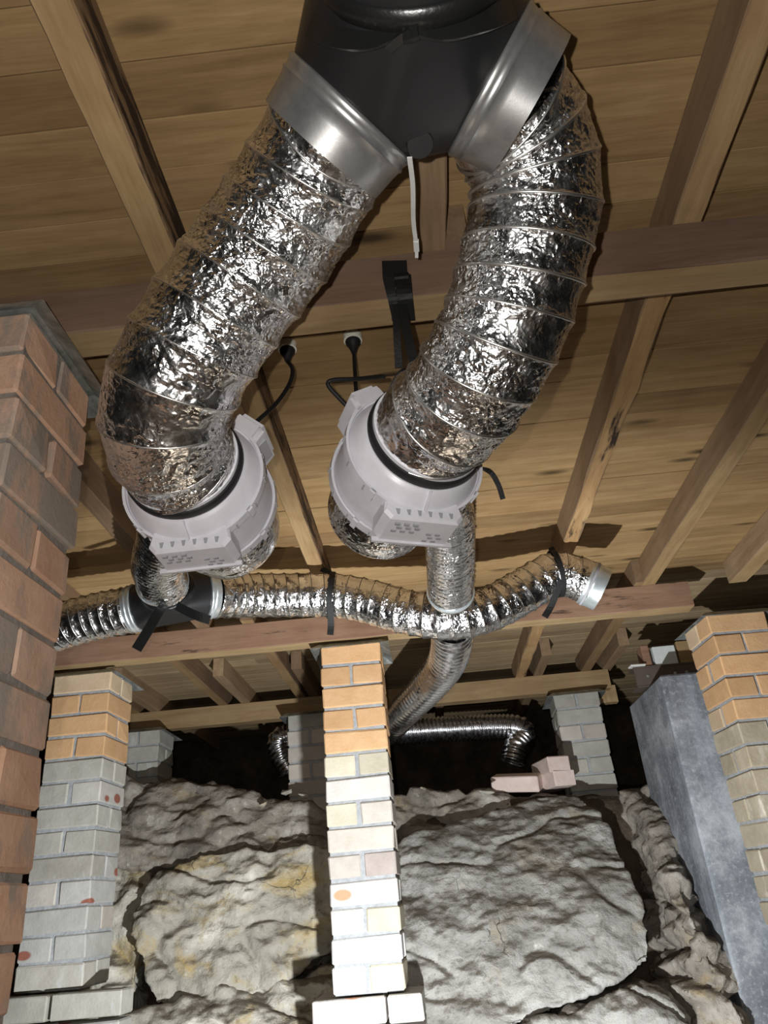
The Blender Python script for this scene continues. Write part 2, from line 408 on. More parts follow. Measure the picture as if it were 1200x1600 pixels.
# ------------------------------------------------------------------ structure: floor above (ceiling)
ZB, ZJ, ZR = 0.90, 1.00, 1.09      # underside of bearers, joists, boards
ceil = empty('ceiling'); struct(ceil, 'underside of a timber floor of narrow pine boards')
board_cache = {}
def board(x0, x1, y0, wd, mat, dz):
    mb = MB(); h = 0.02; L = x1 - x0; c = 0.0012
    prof = [(c, 0), (wd - c, 0), (wd, c), (wd, h), (0, h), (0, c)]
    vs = [(xx, a, b) for xx in (-L / 2, L / 2) for a, b in prof]
    n = 6
    mb.add(vs, [tuple(range(n)), tuple(range(2 * n - 1, n - 1, -1))] + [(i, (i + 1) % n, n + (i + 1) % n, n + i) for i in range(n)])
    o = obj('floorboard', mb.mesh('floorboard'), mat, ceil); o.location = ((x0 + x1) / 2, y0, ZR + dz)
y = 0.185; bi = 0
rb = random.Random(3)
while y < 5.3:
    wd = 0.0872
    far = y > 2.85
    cuts = [-2.7, 2.4]
    if rb.random() < 0.55: cuts.insert(1, rb.choice([-0.80, -0.31, 0.10, 0.54, 0.92]))
    for a, b in zip(cuts, cuts[1:]):
        board(a + 0.0006, b - 0.0006, y, wd - 0.0008 - rb.random() * 0.0010, 'board_pale' if far else 'board', rb.uniform(0, 0.0025))
    y += wd; bi += 1

def timber(name, lo, hi, mats, label, cat, group=None, yaw=0.0, rough=0.0015, seed=0, axis='y', cuts=14):
    """sawn timber; mats = (bottom, left/front side, right/back side). Slightly uneven arrises."""
    rr = random.Random(seed); cx, cy, cz = [(a + b) / 2 for a, b in zip(lo, hi)]
    hx, hy, hz = [(b - a) / 2 for a, b in zip(lo, hi)]
    mb = MB(); prev = None
    ln = hy if axis == 'y' else hx; sd = hx if axis == 'y' else hy
    c = 0.0025
    rows = []
    for i in range(cuts + 1):
        t = -ln + 2 * ln * i / cuts
        j = lambda: rr.uniform(-rough, rough)
        sec = [(-sd + c + j(), -hz + j()), (sd - c + j(), -hz + j()), (sd + j(), -hz + c), (sd, hz), (-sd, hz), (-sd + j(), -hz + c)]
        rows.append([(a, t, b) if axis == 'y' else (t, a, b) for a, b in sec])
    n = 6; vs = [q for r_ in rows for q in r_]; fs = []; mi = []
    idx = {0: 0, 1: 2, 2: 2, 3: 1, 4: 1, 5: 1}
    for i in range(cuts):
        for k in range(n):
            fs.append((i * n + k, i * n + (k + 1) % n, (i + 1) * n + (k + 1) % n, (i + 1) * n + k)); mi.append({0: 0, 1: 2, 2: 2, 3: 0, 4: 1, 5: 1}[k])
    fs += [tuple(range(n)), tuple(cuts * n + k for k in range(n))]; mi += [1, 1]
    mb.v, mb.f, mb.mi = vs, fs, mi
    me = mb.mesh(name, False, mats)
    o = obj(name, me); o.location = (cx, cy, cz); o.rotation_euler[2] = yaw
    tag(o, label, cat, group)
    return o
JG = 'floor joists under the boards'
def joist(xc, y0, y1, label, mats=('joist', 'joist_side', 'joist_side'), wd=0.05, seed=0, yaw=0, rough=0.0012):
    return timber('floor_joist', (xc - wd / 2, y0, ZJ), (xc + wd / 2, y1, ZR - 0.0005), mats, label, 'joist', JG, yaw, rough, seed)
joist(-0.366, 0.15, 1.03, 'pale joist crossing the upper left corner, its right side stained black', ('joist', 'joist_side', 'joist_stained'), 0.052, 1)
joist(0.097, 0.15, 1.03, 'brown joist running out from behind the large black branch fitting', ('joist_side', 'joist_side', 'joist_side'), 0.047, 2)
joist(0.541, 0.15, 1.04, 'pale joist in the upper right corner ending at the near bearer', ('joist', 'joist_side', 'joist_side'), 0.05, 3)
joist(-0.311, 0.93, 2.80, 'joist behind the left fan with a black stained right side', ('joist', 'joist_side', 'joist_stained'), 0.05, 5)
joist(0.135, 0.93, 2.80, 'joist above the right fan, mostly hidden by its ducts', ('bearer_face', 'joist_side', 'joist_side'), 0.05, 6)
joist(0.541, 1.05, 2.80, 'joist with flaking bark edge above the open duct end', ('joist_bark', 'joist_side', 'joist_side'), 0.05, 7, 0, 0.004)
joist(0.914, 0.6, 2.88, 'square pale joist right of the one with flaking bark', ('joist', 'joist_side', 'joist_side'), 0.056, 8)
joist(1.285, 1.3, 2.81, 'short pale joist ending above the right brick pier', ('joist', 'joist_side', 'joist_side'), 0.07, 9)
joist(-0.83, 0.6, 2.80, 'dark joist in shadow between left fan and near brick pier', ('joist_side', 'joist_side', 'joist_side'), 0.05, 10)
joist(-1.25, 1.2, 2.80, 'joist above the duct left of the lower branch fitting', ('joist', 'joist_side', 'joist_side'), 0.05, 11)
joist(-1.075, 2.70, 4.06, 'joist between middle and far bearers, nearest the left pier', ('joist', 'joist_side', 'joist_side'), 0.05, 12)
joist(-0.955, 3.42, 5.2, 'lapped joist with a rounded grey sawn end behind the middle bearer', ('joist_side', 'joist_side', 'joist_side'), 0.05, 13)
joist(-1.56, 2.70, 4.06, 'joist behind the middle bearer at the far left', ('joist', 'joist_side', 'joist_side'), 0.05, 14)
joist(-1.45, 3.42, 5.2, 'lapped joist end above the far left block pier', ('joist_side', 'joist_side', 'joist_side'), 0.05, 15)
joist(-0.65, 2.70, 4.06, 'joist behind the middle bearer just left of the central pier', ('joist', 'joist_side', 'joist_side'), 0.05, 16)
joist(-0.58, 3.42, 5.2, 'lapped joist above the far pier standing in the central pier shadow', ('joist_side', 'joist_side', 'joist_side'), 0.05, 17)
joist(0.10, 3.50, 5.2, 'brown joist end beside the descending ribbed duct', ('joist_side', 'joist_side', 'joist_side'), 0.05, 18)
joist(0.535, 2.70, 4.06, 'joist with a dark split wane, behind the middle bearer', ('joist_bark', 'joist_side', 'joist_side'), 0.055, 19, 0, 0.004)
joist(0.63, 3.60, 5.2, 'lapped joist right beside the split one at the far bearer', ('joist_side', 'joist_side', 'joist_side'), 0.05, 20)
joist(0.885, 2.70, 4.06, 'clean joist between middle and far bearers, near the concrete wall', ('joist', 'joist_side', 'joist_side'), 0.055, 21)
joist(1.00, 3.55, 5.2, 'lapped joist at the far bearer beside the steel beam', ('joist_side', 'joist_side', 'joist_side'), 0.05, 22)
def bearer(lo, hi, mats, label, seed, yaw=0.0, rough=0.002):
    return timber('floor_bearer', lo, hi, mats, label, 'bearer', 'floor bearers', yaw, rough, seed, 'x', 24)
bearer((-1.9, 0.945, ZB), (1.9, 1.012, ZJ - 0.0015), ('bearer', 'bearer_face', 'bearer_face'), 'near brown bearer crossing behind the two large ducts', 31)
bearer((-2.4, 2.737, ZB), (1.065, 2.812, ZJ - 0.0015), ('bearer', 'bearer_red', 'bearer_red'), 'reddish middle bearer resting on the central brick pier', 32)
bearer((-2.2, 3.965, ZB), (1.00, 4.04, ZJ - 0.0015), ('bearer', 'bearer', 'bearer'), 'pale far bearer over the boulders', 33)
bearer((0.72, 4.045, ZB - 0.06), (1.04, 4.10, ZB + 0.03), ('bearer', 'bearer', 'bearer'), 'short scarf block under the end of the far bearer', 34)

# ------------------------------------------------------------------ structure: walls and ground
def noisy_box(name, lo, hi, mat, n, amp, seed, label):
    bm = bmesh.new(); bmesh.ops.create_cube(bm, size=1.0)
    for v in bm.verts: v.co = Vector([(a + b) / 2 + c * (b - a) for a, b, c in zip(lo, hi, v.co)])
    bmesh.ops.bevel(bm, geom=bm.edges[:], offset=0.008, segments=1, affect='EDGES')
    me = bpy.data.meshes.new(name); bm.to_mesh(me); bm.free()
    o = obj(name, me, mat); struct(o, label); return o
noisy_box('wall_right', (0.985, 3.10, -0.9), (2.1, 3.66, 0.735), 'concrete', 0, 0, 0, 'rough grey concrete wall with trowel streaks behind the right pier')
noisy_box('wall_side', (1.66, 3.1, 0.73), (1.9, 5.2, 1.085), 'concrete', 0, 0, 0, 'pale grey foundation wall at the right edge')
noisy_box('wall_back', (-3.2, 5.3, -0.6), (3.2, 5.5, 1.11), 'soil', 0, 0, 0, 'unlit earth bank closing the far end of the crawl space')

def hgt(x, y):
    t = min(1, max(0, (y - 3.30) / 0.45)); t = t * t * (3 - 2 * t)
    z = -0.62 + t * 0.97
    if y > 4.4: z += min(0.25, (y - 4.4) * 0.25)
    z += 0.05 * noise.noise(Vector((x * 2, y * 2, 0))) + 0.02 * noise.noise(Vector((x * 7, y * 7, 3))) + 0.008 * noise.noise(Vector((x * 21, y * 21, 5)))
    return z
NX, NY = 150, 150
vs = []; fs = []
for j in range(NY):
    for i in range(NX):
        x = -3.2 + 6.4 * i / (NX - 1); yy = -1.6 + 7.2 * j / (NY - 1); vs.append((x, yy, hgt(x, yy)))
for j in range(NY - 1):
    for i in range(NX - 1): fs.append((j * NX + i, j * NX + i + 1, (j + 1) * NX + i + 1, (j + 1) * NX + i))
me = bpy.data.meshes.new('floor'); me.from_pydata(vs, [], fs); me.polygons.foreach_set('use_smooth', [True] * len(fs)); me.update()
struct(obj('floor', me, 'soil'), 'bare dark soil rising to a shelf behind the boulders')

# ------------------------------------------------------------------ boulders
def boulder(name, pts, mat, label, seed, voxel=0.014, a1=0.035, a2=0.012, smooth=4, cat='boulder', group='boulders under the floor', cuts=()):
    bm = bmesh.new()
    for p in pts: bm.verts.new(p)
    r = bmesh.ops.convex_hull(bm, input=bm.verts[:])
    bmesh.ops.delete(bm, geom=[v for v in bm.verts if not v.link_faces], context='VERTS')
    me = bpy.data.meshes.new(name); bm.to_mesh(me); bm.free()
    o = bpy.data.objects.new('tmp', me); COL.objects.link(o)
    md = o.modifiers.new('r', 'REMESH'); md.mode = 'VOXEL'; md.voxel_size = voxel
    if smooth:
        ms = o.modifiers.new('s', 'SMOOTH'); ms.iterations = smooth; ms.factor = 0.5
    dg = bpy.context.evaluated_depsgraph_get(); e = o.evaluated_get(dg)
    m2 = bpy.data.meshes.new_from_object(e); bpy.data.objects.remove(o); m2.name = name
    n = len(m2.vertices); co = np.zeros(n * 3); m2.vertices.foreach_get('co', co); co = co.reshape(-1, 3)
    no = np.zeros(n * 3); m2.vertices.foreach_get('normal', no); no = no.reshape(-1, 3)
    off = Vector((seed * 5.3, seed * 2.1, seed * 7.7))
    for i in range(n):
        p = Vector(co[i]); q = p * 3.2 + off
        d = a1 * noise.fractal(q, 0.7, 2.2, 6, noise_basis='PERLIN_ORIGINAL')
        d += a1 * 0.9 * (1 - 2 * abs(noise.noise(q * 1.4 + Vector((0, 0, p.z * 3)))) - 0.5) * 0.6
        # bedding ledges and sharp creases
        st = Vector((p.x * 2.6, p.y * 2.6, p.z * 5.2 + p.x * 1.5)) + off
        d -= a2 * 1.6 * max(0.0, 1 - 9 * abs(noise.noise(st)))
        d += a2 * noise.fractal(p * 14 + off, 1.0, 2.0, 3, noise_basis='PERLIN_ORIGINAL')
        d += a2 * 0.8 * (noise.voronoi(p * 6 + off)[0][0] - 0.3)
        co[i] += no[i] * d
    m2.vertices.foreach_set('co', co.reshape(-1)); m2.polygons.foreach_set('use_smooth', [True] * len(m2.polygons)); m2.update()
    m2.materials.clear()
    ob = obj(name, m2, mat); tag(ob, label, cat, group)
    return ob
def ext(front, back):   # traced front outline (x px, y px, depth Y) plus a shrunken back
    F = [aty(*q) for q in front]; c = sum(F, Vector()) / len(F)
    return F + [Vector((c.x + (p.x - c.x) * 0.85, p.y + back, c.z + (p.z - c.z) * 0.85 - 0.03)) for p in F]
# right: one great grey block
boulder('boulder', ext([(600, 1330, 3.42), (640, 1305, 3.46), (780, 1275, 3.56), (850, 1243, 3.66), (905, 1243, 3.66), (940, 1275, 3.54), (975, 1340, 3.36), (1005, 1420, 3.20), (1022, 1500, 3.08),
                        (985, 1528, 3.05), (900, 1568, 2.98), (800, 1605, 2.94), (600, 1660, 2.94), (600, 1480, 3.12), (930, 1400, 3.18), (850, 1330, 3.36)], 0.26), 'rock_grey',
        'huge pale grey boulder with a flat sloping face right of the central pier', 1, 0.010, 0.016, 0.009)
boulder('boulder', ext([(590, 1262, 3.70), (640, 1232, 3.72), (760, 1236, 3.74), (880, 1240, 3.78), (930, 1262, 3.76), (900, 1330, 3.68), (760, 1340, 3.58), (600, 1370, 3.50)], 0.16), 'rock_rubble',
        'low rubbly rock shelf behind the huge grey boulder, carrying the loose bricks', 2, 0.012, 0.03, 0.014)
boulder('boulder', ext([(1010, 1535, 3.02), (960, 1545, 2.96), (860, 1590, 2.9), (780, 1640, 2.86), (1060, 1640, 2.9), (1085, 1600, 2.95), (1050, 1555, 3.0)], 0.5), 'rock_grey',
        'smaller grey rock at the bottom edge below the huge boulder', 3, 0.012, 0.03, 0.012)
boulder('boulder', ext([(985, 1215, 3.72), (1010, 1225, 3.70), (1038, 1330, 3.62), (1086, 1450, 3.09), (1166, 1600, 2.97), (1205, 1680, 2.95), (1100, 1690, 3.02), (1040, 1600, 3.40), (1000, 1500, 3.62), (975, 1300, 3.75)], 0.10), 'rock_rubble',
        'rough brown rock in the gap between huge boulder and concrete wall', 4, 0.011, 0.05, 0.03)
# left
boulder('boulder', ext([(120, 1225, 3.62), (200, 1212, 3.64), (300, 1216, 3.64), (380, 1232, 3.62), (470, 1262, 3.56), (540, 1275, 3.56), (540, 1350, 3.42), (380, 1330, 3.42), (250, 1345, 3.42), (120, 1360, 3.42)], 0.22), 'rock_rubble',
        'dark mottled rock ledge along the top left, under the black gap', 5, 0.012, 0.03, 0.014)
boulder('boulder', ext([(250, 1355, 3.38), (330, 1330, 3.38), (480, 1320, 3.38), (560, 1330, 3.4), (560, 1470, 3.30), (480, 1480, 3.24), (430, 1540, 3.2), (300, 1600, 3.12), (240, 1570, 3.14), (205, 1460, 3.22), (212, 1400, 3.3)], 0.3), 'rock_cream',
        'white crusted sandstone boulder with ochre stains left of the central pier', 6, 0.011, 0.026, 0.014)
boulder('boulder', ext([(110, 1330, 3.5), (235, 1345, 3.46), (215, 1450, 3.4), (200, 1560, 3.3), (190, 1680, 3.2), (60, 1680, 3.3), (60, 1400, 3.5)], 0.5), 'rock_cream',
        'yellowish rock wedged between left brick pier and white boulder', 7, 0.012, 0.03, 0.014)
boulder('boulder', ext([(180, 1585, 3.06), (320, 1598, 3.06), (440, 1556, 3.16), (560, 1500, 3.3), (560, 1700, 2.98), (180, 1700, 2.98)], 0.4), 'rock_cream',
        'stained rock at the bottom left below the white boulder', 8, 0.012, 0.026, 0.014)
rs = random.Random(12)
for k, (px, py, Y, s, lb) in enumerate([(412, 1256, 3.52, 0.022, 'small yellow stone lying on the left rock ledge'), (448, 1238, 3.60, 0.02, 'small white stone by the foot of the far pier'),
                                    (474, 1243, 3.66, 0.016, 'tiny pale stone against the far pier base'), (661, 1232, 3.60, 0.016, 'tiny white stone on the shelf right of the central pier'),
                                    (760, 1238, 3.62, 0.03, 'white chip of rock on the shelf below the flat loose brick')]):
    c = aty(px, py, Y)
    pts = [c + Vector((rs.uniform(-1.4, 1.4), rs.uniform(-1, 1), rs.uniform(-.8, .8))) * s for _ in range(14)]
    boulder('stone', pts, 'rock_cream', lb, 20 + k, s * 0.16, 0.004, 0.002, 2, 'stone', 'loose stones on the rock shelf')

# ------------------------------------------------------------------ brick piers
_bc = {}
def brick_mesh(mat, var, cl=0.229, cw=0.1095, ch=0.0725):
    key = (mat, var, cl, cw, ch)
    if key in _bc: return _bc[key]
    rr = random.Random(hash((var, int(cl * 1000))) & 0xffff); bm = bmesh.new(); bmesh.ops.create_cube(bm, size=1.0)
    for v in bm.verts:
        v.co = Vector((v.co.x * cl, v.co.y * cw, v.co.z * ch)) + Vector([rr.uniform(-0.0022, 0.0022) for _ in range(3)])
    bmesh.ops.bevel(bm, geom=bm.edges[:] + bm.verts[:], offset=0.0045, segments=1, affect='EDGES', profile=0.6)
    for v in bm.verts: v.co += Vector([rr.uniform(-0.0012, 0.0012) for _ in range(3)])
    me = bpy.data.meshes.new('brick'); bm.to_mesh(me); bm.free(); me.materials.append(M[mat]); _bc[key] = me
    return me
def cap_mesh(w, over, drop):
    """ant cap: flat plate with edges turned down and outwards"""
    mb = MB(); a = w / 2 + 0.004; b = a + over; t = 0.0012
    rings = [(a, 0.0), (b, -drop), (b, -drop - t), (a, -t)]
    vs = []
    for r_, z in rings: vs += [(-r_, -r_, z), (r_, -r_, z), (r_, r_, z), (-r_, r_, z)]
    fs = [(0, 1, 2, 3)]
    for k in range(3): fs += [(k * 4 + i, (k + 1) * 4 + i, (k + 1) * 4 + (i + 1) % 4, k * 4 + (i + 1) % 4) for i in range(4)]
    fs.append((15, 14, 13, 12)); mb.add(vs, fs)
    return mb.mesh('ant_cap')
PITCHZ = 0.082
def pier(cx, cy, ztop, zbot, yaw, rows, label, mortar='mortar', over=0.032, drop=0.022, seed=0, first_stretcher=True, base=None, jog=0.002):
    """rows: per course (front-left/lone brick material, front-right material, side material)"""
    rr = random.Random(seed)
    root = empty('brick_pier', (cx, cy, 0), yaw); tag(root, label, 'pier', 'brick piers')
    n = int(math.ceil((ztop - zbot) / PITCHZ)); zb = ztop - n * PITCHZ
    mb = MB(); h = 0.1088
    mb.box((-h, -h, zb), (h, h, ztop - 0.001))
    obj('mortar', mb.mesh('mortar'), mortar, root)
    c = obj('ant_cap', cap_mesh(0.230, over, drop), 'galv', root); c.location = (0, 0, ztop + 0.0025); c['label'] = 'folded galvanised sheet cap'
    for k in range(n):
        z = ztop - 0.004 - k * PITCHZ - 0.038
        ra = rows[min(k, len(rows) - 1)]
        st = (k % 2 == 0) == first_stretcher
        for i in (0, 1):
            m = ra[i] if i < len(ra) else ra[0]
            o = obj('brick', brick_mesh(m, rr.randrange(4)), None, root)
            dj = lambda: rr.uniform(-jog, jog)
            if st:      # stretcher to the front: brick 0 is the front one
                o.location = (dj(), -0.060 + dj() if i == 0 else 0.060 + dj(), z); o.rotation_euler = (0, 0, rr.uniform(-.012, .012) + (pi if rr.random() < .5 else 0))
            else:
                o.location = (-0.060 + dj() if i == 0 else 0.060 + dj(), dj(), z); o.rotation_euler = (0, 0, pi / 2 + rr.uniform(-.012, .012))
    if base:
        for (x, yy, z, rz, m) in base:
            o = obj('brick', brick_mesh(m, rr.randrange(4)), None, root); o.location = (x, yy, z); o.rotation_euler = (0, 0, rz)
            o['label'] = 'brick of the wider footing course'
    return root
Or, Ta, Cr, Pa, Wh, Be, Ma, Gr, Sp, PS, Ro = 'brick_orange', 'brick_tan', 'brick_cream', 'brick_pale', 'brick_white', 'brick_beige', 'brick_mauve', 'brick_grey', 'brick_spot', 'brick_pale_spot', 'brick_rough'
# central pier
zb = 0.89 - 14 * PITCHZ - 0.004 - 0.038
pier(-0.258, 2.875, 0.89, -0.25, 0.0,
     [(Or, Or), (Or, Or), (Or, Or), (Or, Or), (Or, Or), (Cr, Cr), (Pa, Pa), (Cr, Be), (Be, Be), (Be, Ma), (PS, Pa), (Pa, Cr), (Wh, Wh), (Wh, Cr), (Pa, Pa)],
     'tall slender pier in the middle, orange bricks above and white ones below', seed=1,
     base=[(-0.065, -0.09, zb, 0, PS), (0.112, -0.035, zb, pi / 2, Pa), (-0.065, 0.03, zb, 0, Pa), (-0.065, -0.09, zb - 0.084, 0, Pa), (0.112, -0.035, zb - 0.084, pi / 2, Pa),
           (-0.065, -0.09, zb - 0.168, 0, Pa), (0.112, -0.035, zb - 0.168, pi / 2, Pa)])
# near left
pier(-0.678, 0.984, 0.885, -0.6, 0.0, [('brick_salmon', 'brick_salmon'), ('brick_salmon', 'brick_salmon'), ('brick_salmon_smeared', 'brick_salmon_smeared'), ('brick_salmon', 'brick_salmon_smeared'), ('brick_salmon_smeared', 'brick_salmon'),
     ('brick_salmon_smeared', 'brick_salmon'), ('brick_salmon_smeared', 'brick_salmon_smeared'), ('brick_salmon', 'brick_salmon_smeared'), ('brick_salmon', 'brick_salmon'), ('brick_salmon', 'brick_salmon')],
     'near pier of salmon orange bricks with smeared mortar at the left edge', 'mortar_brown', 0.036, 0.024, 2, True, jog=0.004)
# second left
zb = 0.885 - 13 * PITCHZ - 0.004 - 0.038
pier(-1.32, 2.905, 0.885, -0.17, 0.0, [(Ta, Ta), (Or, Or), (Or, Or), (Or, Or), (Gr, Gr), (Gr, Sp), (Gr, Gr), (Gr, Gr), (Gr, Sp), (Be, Sp), (Sp, Be), (Sp, Sp), (Gr, Gr)],
     'grey pier with orange top courses and red spotted bricks behind the near pier', seed=3,
     base=[(0.16, -0.12, zb, 0, Gr), (-0.08, -0.12, zb, 0, Gr), (0.16, -0.12, zb - 0.084, 0, Sp), (-0.08, -0.12, zb - 0.084, 0, Gr), (0.16, -0.12, zb - 0.168, 0, Gr)])
# right
pier(1.232, 2.925, 0.885, -0.6, radians(4), [(Or, Ta), (Or, Or), (Or, Or), (Or, Or), (Or, Ta), (Ro, Ro)],
     'pier at the right edge with yellow orange top and rough grey lower courses', seed=4, jog=0.004)
# far row
pier(-0.585, 3.935, 0.885, 0.30, 0.0, [(Gr, Gr), (Be, Be)], 'narrow looking grey far pier partly in the shadow of the central pier', seed=5)
pier(0.800, 4.03, 0.885, 0.22, radians(-2), [(Gr, Gr), (Gr, Gr), (Be, Be), (Gr, Gr), (Gr, Gr)], 'grey far pier standing on the shelf behind the huge grey boulder', seed=6, first_stretcher=False)
pier(-1.49, 3.97, 0.885, 0.30, 0.0, [(Gr, Gr)], 'far left block pier with only its shaded top showing', seed=7, first_stretcher=False)
# loose bricks
def loose(px, py, Y, dz, rz, tilt, m, label):
    o = obj('loose_brick', brick_mesh(m, 1), None); p = aty(px, py, Y); o.location = p + Vector((0, 0, dz)); o.rotation_euler = (tilt[0], tilt[1], rz)
    tag(o, label, 'brick', 'loose bricks on the rock shelf')
loose(866, 1221, 3.80, 0, radians(108), (0, 0), 'brick_pink', 'lower loose brick of the pair stacked beside the far right pier')
loose(860, 1201, 3.80, 0.004, radians(104), (0, 0), 'brick_pink', 'upper loose brick of the pair stacked beside the far right pier')
loose(808, 1223, 3.80, 0, radians(-20), (0.25, 0.10), 'brick_pink', 'single loose brick lying flat and tilted on the rock shelf')

# ------------------------------------------------------------------ steel beam and packers on the concrete wall
def block(name, lo, hi, mat, label, cat, group=None, yaw=0.0, bev=0.003):
    bm = bmesh.new(); bmesh.ops.create_cube(bm, size=1.0); c = Vector([(a + b) / 2 for a, b in zip(lo, hi)])
    for v in bm.verts: v.co = Vector([(b - a) * q for a, b, q in zip(lo, hi, v.co)])
    bmesh.ops.bevel(bm, geom=bm.edges[:], offset=bev, segments=1, affect='EDGES')
    me = bpy.data.meshes.new(name); bm.to_mesh(me); bm.free()
    o = obj(name, me, mat); o.location = c; o.rotation_euler[2] = yaw; tag(o, label, cat, group); return o
sb = empty('steel_beam', (1.2, 3.4, 0.737)); tag(sb, 'dark steel channel lying on top of the concrete wall', 'beam')
mb = MB(); mb.box((0.945, 3.30, 0.737), (1.55, 3.40, 0.743)); add_part(sb, 'lower_flange', mb, 'steel', False)
mb = MB(); mb.box((0.945, 3.30, 0.822), (1.55, 3.40, 0.828)); add_part(sb, 'upper_flange', mb, 'steel', False)
mb = MB(); mb.box((0.945, 3.304, 0.7431), (1.55, 3.312, 0.8219)); add_part(sb, 'web', mb, 'steel', False)
for bx_ in (1.0, 1.12, 1.17):
    mb = MB(); mb.lathe([(0.0001, 0.0), (0.007, 0.0), (0.007, -0.004), (0.0001, -0.005)], 10, 'y', Matrix.Translation((bx_, 3.3038, 0.785))); add_part(sb, 'rivet', mb, 'galv')
block('packer', (1.00, 3.31, 0.8285), (1.035, 3.39, 0.925), 'bearer_red', 'reddish timber packer standing on the steel channel', 'packer', 'packers on the steel channel')
block('packer', (1.05, 3.31, 0.8285), (1.15, 3.39, 0.915), 'packer_grey', 'pale grey square packer in the middle of the steel channel', 'packer', 'packers on the steel channel')
block('packer', (1.16, 3.31, 0.8285), (1.24, 3.39, 0.93), 'bearer', 'brown timber packer on the steel channel beside the right pier', 'packer', 'packers on the steel channel')
block('packer', (0.93, 3.285, 0.8285), (0.998, 3.33, 0.838), 'white', 'thin white strip lying on the end of the steel channel', 'packer', 'packers on the steel channel', 0.1)

# ------------------------------------------------------------------ branch fittings
def ring_pts(p, d, r, n=40):
    d = Vector(d).normalized(); a = d.cross(Vector((0.2, 0.1, 0.97))).normalized(); b = d.cross(a)
    return [Vector(p) + (a * cos(2 * pi * k / n) + b * sin(2 * pi * k / n)) * r for k in range(n)]
def wye(name, stem, stem_d, stem_r, legs, leg_r, label, voxel, collar_len, collar_mat='collar', stem_len=0.16):
    """black branch: a stem splitting into two collared legs"""
    root = empty(name, stem); tag(root, label, 'branch fitting')
    bm = bmesh.new(); meshes = []
    def hull(pts):
        b = bmesh.new()
        for p in pts: b.verts.new(p)
        bmesh.ops.convex_hull(b, input=b.verts[:])
        bmesh.ops.delete(b, geom=[v for v in b.verts if not v.link_faces], context='VERTS')
        m = bpy.data.meshes.new('h'); b.to_mesh(m); b.free(); return m
    sd = Vector(stem_d).normalized()
    hs = [hull(ring_pts(stem, sd, stem_r) + sum([ring_pts(p, d, leg_r) for p, d in legs], []))]
    hs.append(hull(ring_pts(Vector(stem) - sd * 0.001, sd, stem_r) + ring_pts(Vector(stem) - sd * stem_len, sd, stem_r)))
    for m in hs: bm.from_mesh(m)
    me = bpy.data.meshes.new('body'); bm.to_mesh(me); bm.free()
    o = bpy.data.objects.new('tmp', me); COL.objects.link(o)
    md = o.modifiers.new('r', 'REMESH'); md.mode = 'VOXEL'; md.voxel_size = voxel
    ms = o.modifiers.new('s', 'SMOOTH'); ms.iterations = 3
    m2 = bpy.data.meshes.new_from_object(o.evaluated_get(bpy.context.evaluated_depsgraph_get())); bpy.data.objects.remove(o)
    m2.materials.clear(); m2.polygons.foreach_set('use_smooth', [True] * len(m2.polygons)); m2.update()
    inv = Matrix.Translation(-Vector(stem))
    b = obj('body', m2, 'black', root); b.matrix_parent_inverse = inv
    for p, d in legs:
        m = axis_mtx(p, d); mb = MB(); R = leg_r
        prof = [(R - 0.004, -0.004), (R + 0.004, -0.004), (R + 0.0065, 0.0), (R + 0.004, 0.005), (R + 0.0025, 0.010), (R + 0.005, 0.014), (R + 0.0025, 0.018), (R + 0.001, 0.028), (R - 0.001, collar_len), (R - 0.004, collar_len), (R - 0.004, 0.0)]
        mb.lathe(prof, 64, 'y', m, True)
        add_part(root, 'collar', mb, collar_mat, True, 60)['label'] = 'silver beaded collar'
    return root
# big one at the top of the picture
Ypos = dep(645, -85, 0.765)
La = (CR * -0.68 - CU * 0.737 + CF * 0.36).normalized(); Ra = (CR * 0.88 - CU * 0.47 + CF * 0.15).normalized()
PL = dep(549, 172, 0.915); PR = dep(764, 128, 0.915)
Sd = ((PL + PR) / 2 - Ypos).normalized()
wy = wye('branch_fitting', Ypos, Sd, 0.104, [(PL, La), (PR, Ra)], 0.0885, 'large black plastic Y branch with silver collars feeding both big ducts', 0.0045, 0.058)
mb = MB(); mb.lathe([(0.1045, -0.012), (0.1075, -0.010), (0.1085, 0.0), (0.1075, 0.010), (0.1045, 0.012)], 64, 'y', axis_mtx(Ypos + Sd * 0.012, Sd), True)
add_part(wy, 'tape_band', mb, 'tape', True, 80)
# tab at the crotch
from mathutils.bvhtree import BVHTree
_bm = [c for c in wy.children if c.name.startswith('body')][0].data
_bvh = BVHTree.FromPolygons([v.co[:] for v in _bm.vertices], [p.vertices[:] for p in _bm.polygons])
def on_body(x, y_, lift):
    d = ray(x, y_).normalized(); h = _bvh.ray_cast(Vector((0, 0, 0)), d)
    return (h[0] + h[1] * lift) if h[0] is not None else dep(x, y_, 0.8)
cp = on_body(655, 222, 0.003); cn = Vector((0.05, -0.35, -1)).normalized()
mb = MB(); mb.lathe([(0.0001, -0.003), (0.0155, -0.003), (0.0165, 0.0), (0.0155, 0.003), (0.0001, 0.003)], 28, 'y', axis_mtx(cp, cn)); add_part(wy, 'crotch_tab', mb, 'black', True, 50)
